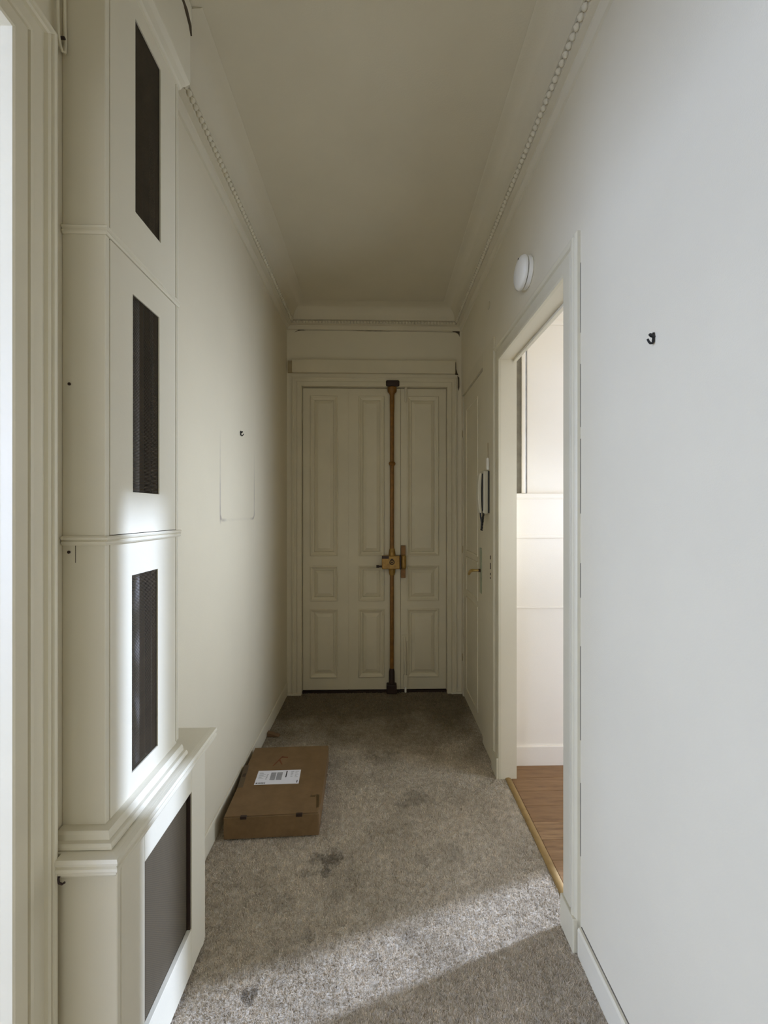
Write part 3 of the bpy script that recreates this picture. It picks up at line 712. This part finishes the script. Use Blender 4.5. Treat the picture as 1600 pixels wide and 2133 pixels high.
# brass threshold bar
tb = MB().sweep([(0.642, DY0 - 0.01), (0.642, DY1 + 0.01)], [(0.0, 0.0), (0.0, 0.004), (-0.006, 0.008), (-0.015, 0.0095), (-0.024, 0.008), (-0.030, 0.0025), (-0.030, 0.0)], lambda x, y, wv: (x, y, wv)).build('threshold_bar', plain('ochre_metal', (0.33, 0.215, 0.08), 0.5, 0.3), smooth=True)
thing(tb, 'ochre threshold bar between the carpet and the brown boards', 'threshold')

# wooden wedge at the foot of the left wall
wd = MB().poly([(-0.672, 2.470, 0.003), (-0.600, 2.462, 0.003), (-0.600, 2.462, 0.010), (-0.672, 2.470, 0.028)], 0.030, (0.1, 0.99, 0)).build('door_wedge', M_WEDGE, bevel=0.002)
thing(wd, 'small brown wedge on the carpet behind the parcel, against the left wall', 'door wedge')

# ------------------------------------------------------------------ cardboard parcel
BXC = Vector((-0.4553, 1.954, 0.0)); RZ = math.atan2(0.0095, 0.393) + R(0.9)
par = thing(empty('cardboard_box', BXC + Vector((0, 0, 0.003)), RZ), 'flat brown cardboard parcel lying on the carpet along the left wall', 'box')
bpy.context.view_layer.update()
hw, hl, hh = 0.1955, 0.248, 0.094
def local(mb, name, mat, parent, **kw):
    o = mb.build(name, mat, None, **kw); o.parent = parent; return o
body = local(MB().box(-hw, -hl, 0, hw, hl, hh - 0.0035), 'carton', M_CARD, par, bevel=0.003)
# lid sheet with slightly bowed right edge, tucked flap at the front
lid = MB(); lp2 = []
for i in range(9):
    t = i / 8; lp2.append((hw + 0.001 + (0.0015 if i not in (0, 8) else -0.006), -hl + 0.004 + (2 * hl - 0.006) * t, hh - 0.0035))
lid.poly([(-hw + 0.002, hl, hh - 0.0035), (-hw + 0.002, -hl + 0.002, hh - 0.0035)] + lp2, 0.0035, (0, 0, 1))
lido = local(lid, 'lid', M_CARD, par, bevel=0.001)
local(MB().box(-hw + 0.004, -hl - 0.0035, 0.004, hw - 0.004, -hl - 0.0005, hh - 0.002), 'front_flap', M_CARD, par, bevel=0.0012)
for sx in (-0.114, 0.114):
    local(MB().box(sx - 0.013, -hl - 0.0042, hh - 0.010, sx + 0.013, -hl + 0.006, hh + 0.0006), 'slot', M_IRON, par)
local(MB().poly([(hw - 0.014, -hl + 0.03, hh + 0.0003), (hw - 0.004, -hl + 0.035, hh + 0.0003), (hw - 0.010, -hl + 0.11, hh + 0.0003), (hw - 0.024, -hl + 0.115, hh + 0.0003), (hw - 0.018, -hl + 0.07, hh + 0.0003)], 0.0004, (0, 0, 1)), 'scuff', M_TAPE, par)
zt = hh
# shipping label, placed as seen: corners in the parcel's frame
inv = par.matrix_world.inverted()
def L(x, y): return inv @ Vector((x, y, 0.0))
c00, c10, c11, c01 = L(-0.5756, 1.8963), L(-0.3717, 1.9015), L(-0.3784, 2.0076), L(-0.5832, 1.9976)
O = Vector((c00.x, c00.y)); U = Vector((c10.x - c00.x, c10.y - c00.y)); V = Vector((c01.x - c00.x, c01.y - c00.y))
def quad(mb, u0, v0, u1, v1, z, th):
    pts = [O + U * a + V * b for a, b in ((u0, v0), (u1, v0), (u1, v1), (u0, v1))]
    mb.poly([(p.x, p.y, z) for p in pts], th, (0, 0, 1)); return mb
lab = local(quad(MB(), 0, 0, 1, 1, zt, 0.0005), 'shipping_label', M_PAPER, par)
lab['label'] = 'white printed shipping label'
zi = zt + 0.0005
g = MB()
for (a, b) in ((0.315, 0.435), (0.455, 0.585)):
    v = 0.30
    while v < 0.84:
        t = random.choice((0.012, 0.018, 0.026)); quad(g, a, v, b, min(v + t, 0.85), zi, 0.0002); v += t + 0.009
local(g, 'barcode', M_GREYINK, lab)['kind'] = 'stuff'
k = MB()
quad(k, 0.665, 0.46, 0.69, 0.93, zi, 0.0002); quad(k, 0.945, 0.06, 0.965, 0.24, zi, 0.0002)
for i in range(9): quad(k, 0.03 + i * 0.024, 0.05, 0.03 + i * 0.024 + random.uniform(0.010, 0.020), 0.14, zi, 0.0002)
local(k, 'print', M_INK, lab)['kind'] = 'stuff'
k = MB()
for r0 in range(7): quad(k, 0.05, 0.84 - r0 * 0.07, 0.05 + random.uniform(0.06, 0.16), 0.865 - r0 * 0.07, zi, 0.0002)
for r0 in range(5): quad(k, 0.78, 0.86 - r0 * 0.09, 0.78 + random.uniform(0.04, 0.07), 0.90 - r0 * 0.09, zi, 0.0002); quad(k, 0.88, 0.86 - r0 * 0.10, 0.88 + random.uniform(0.03, 0.09), 0.89 - r0 * 0.10, zi, 0.0002)
for r0 in range(4): quad(k, 0.215 + r0 * 0.005, 0.35 + r0 * 0.11, 0.245 + r0 * 0.005, 0.42 + r0 * 0.11, zi, 0.0002)
local(k, 'print', M_PALEINK, lab)['kind'] = 'stuff'
# strip of brown tape, a faded arrow and a small mark
a, b = L(-0.6555, 2.045), L(-0.6330, 1.880)
d = Vector((b.x - a.x, b.y - a.y)).normalized(); n = Vector((-d.y, d.x)) * 0.012
tp = [(a.x + n.x, a.y + n.y, zt), (a.x - n.x, a.y - n.y, zt), (b.x - n.x, b.y - n.y, zt), (b.x + n.x, b.y + n.y, zt)]
to = local(MB().poly(tp, 0.0004, (0, 0, 1)), 'tape_strip', M_TAPE, par)
e = L(-0.6445, 1.966)
local(MB().poly([(e.x - 0.007, e.y - 0.012, zt + 0.0004), (e.x + 0.008, e.y - 0.010, zt + 0.0004), (e.x + 0.008, e.y + 0.014, zt + 0.0004), (e.x - 0.006, e.y + 0.012, zt + 0.0004)], 0.0003, (0, 0, 1)), 'print', M_IRON, to)
s = L(-0.527, 2.035)
ar = MB()
ar.poly([(s.x, s.y, zt), (s.x + 0.006, s.y, zt), (s.x + 0.040, s.y + 0.078, zt), (s.x + 0.033, s.y + 0.080, zt)], 0.0003, (0, 0, 1))
ar.poly([(s.x + 0.030, s.y + 0.078, zt), (s.x + 0.065, s.y + 0.072, zt), (s.x + 0.064, s.y + 0.062, zt), (s.x + 0.034, s.y + 0.068, zt)], 0.0003, (0, 0, 1))
ar.poly([(s.x + 0.028, s.y + 0.052, zt), (s.x + 0.048, s.y + 0.010, zt), (s.x + 0.042, s.y + 0.010, zt), (s.x + 0.022, s.y + 0.046, zt)], 0.0003, (0, 0, 1))
local(ar, 'print', M_REDINK, par)['kind'] = 'stuff'
s = L(-0.292, 1.82)
local(MB().poly([(s.x - 0.012, s.y - 0.008, zt), (s.x + 0.010, s.y - 0.008, zt), (s.x + 0.012, s.y + 0.006, zt), (s.x, s.y - 0.001, zt), (s.x - 0.010, s.y + 0.008, zt)], 0.0003, (0, 0, 1)), 'print', M_TAPE, par)
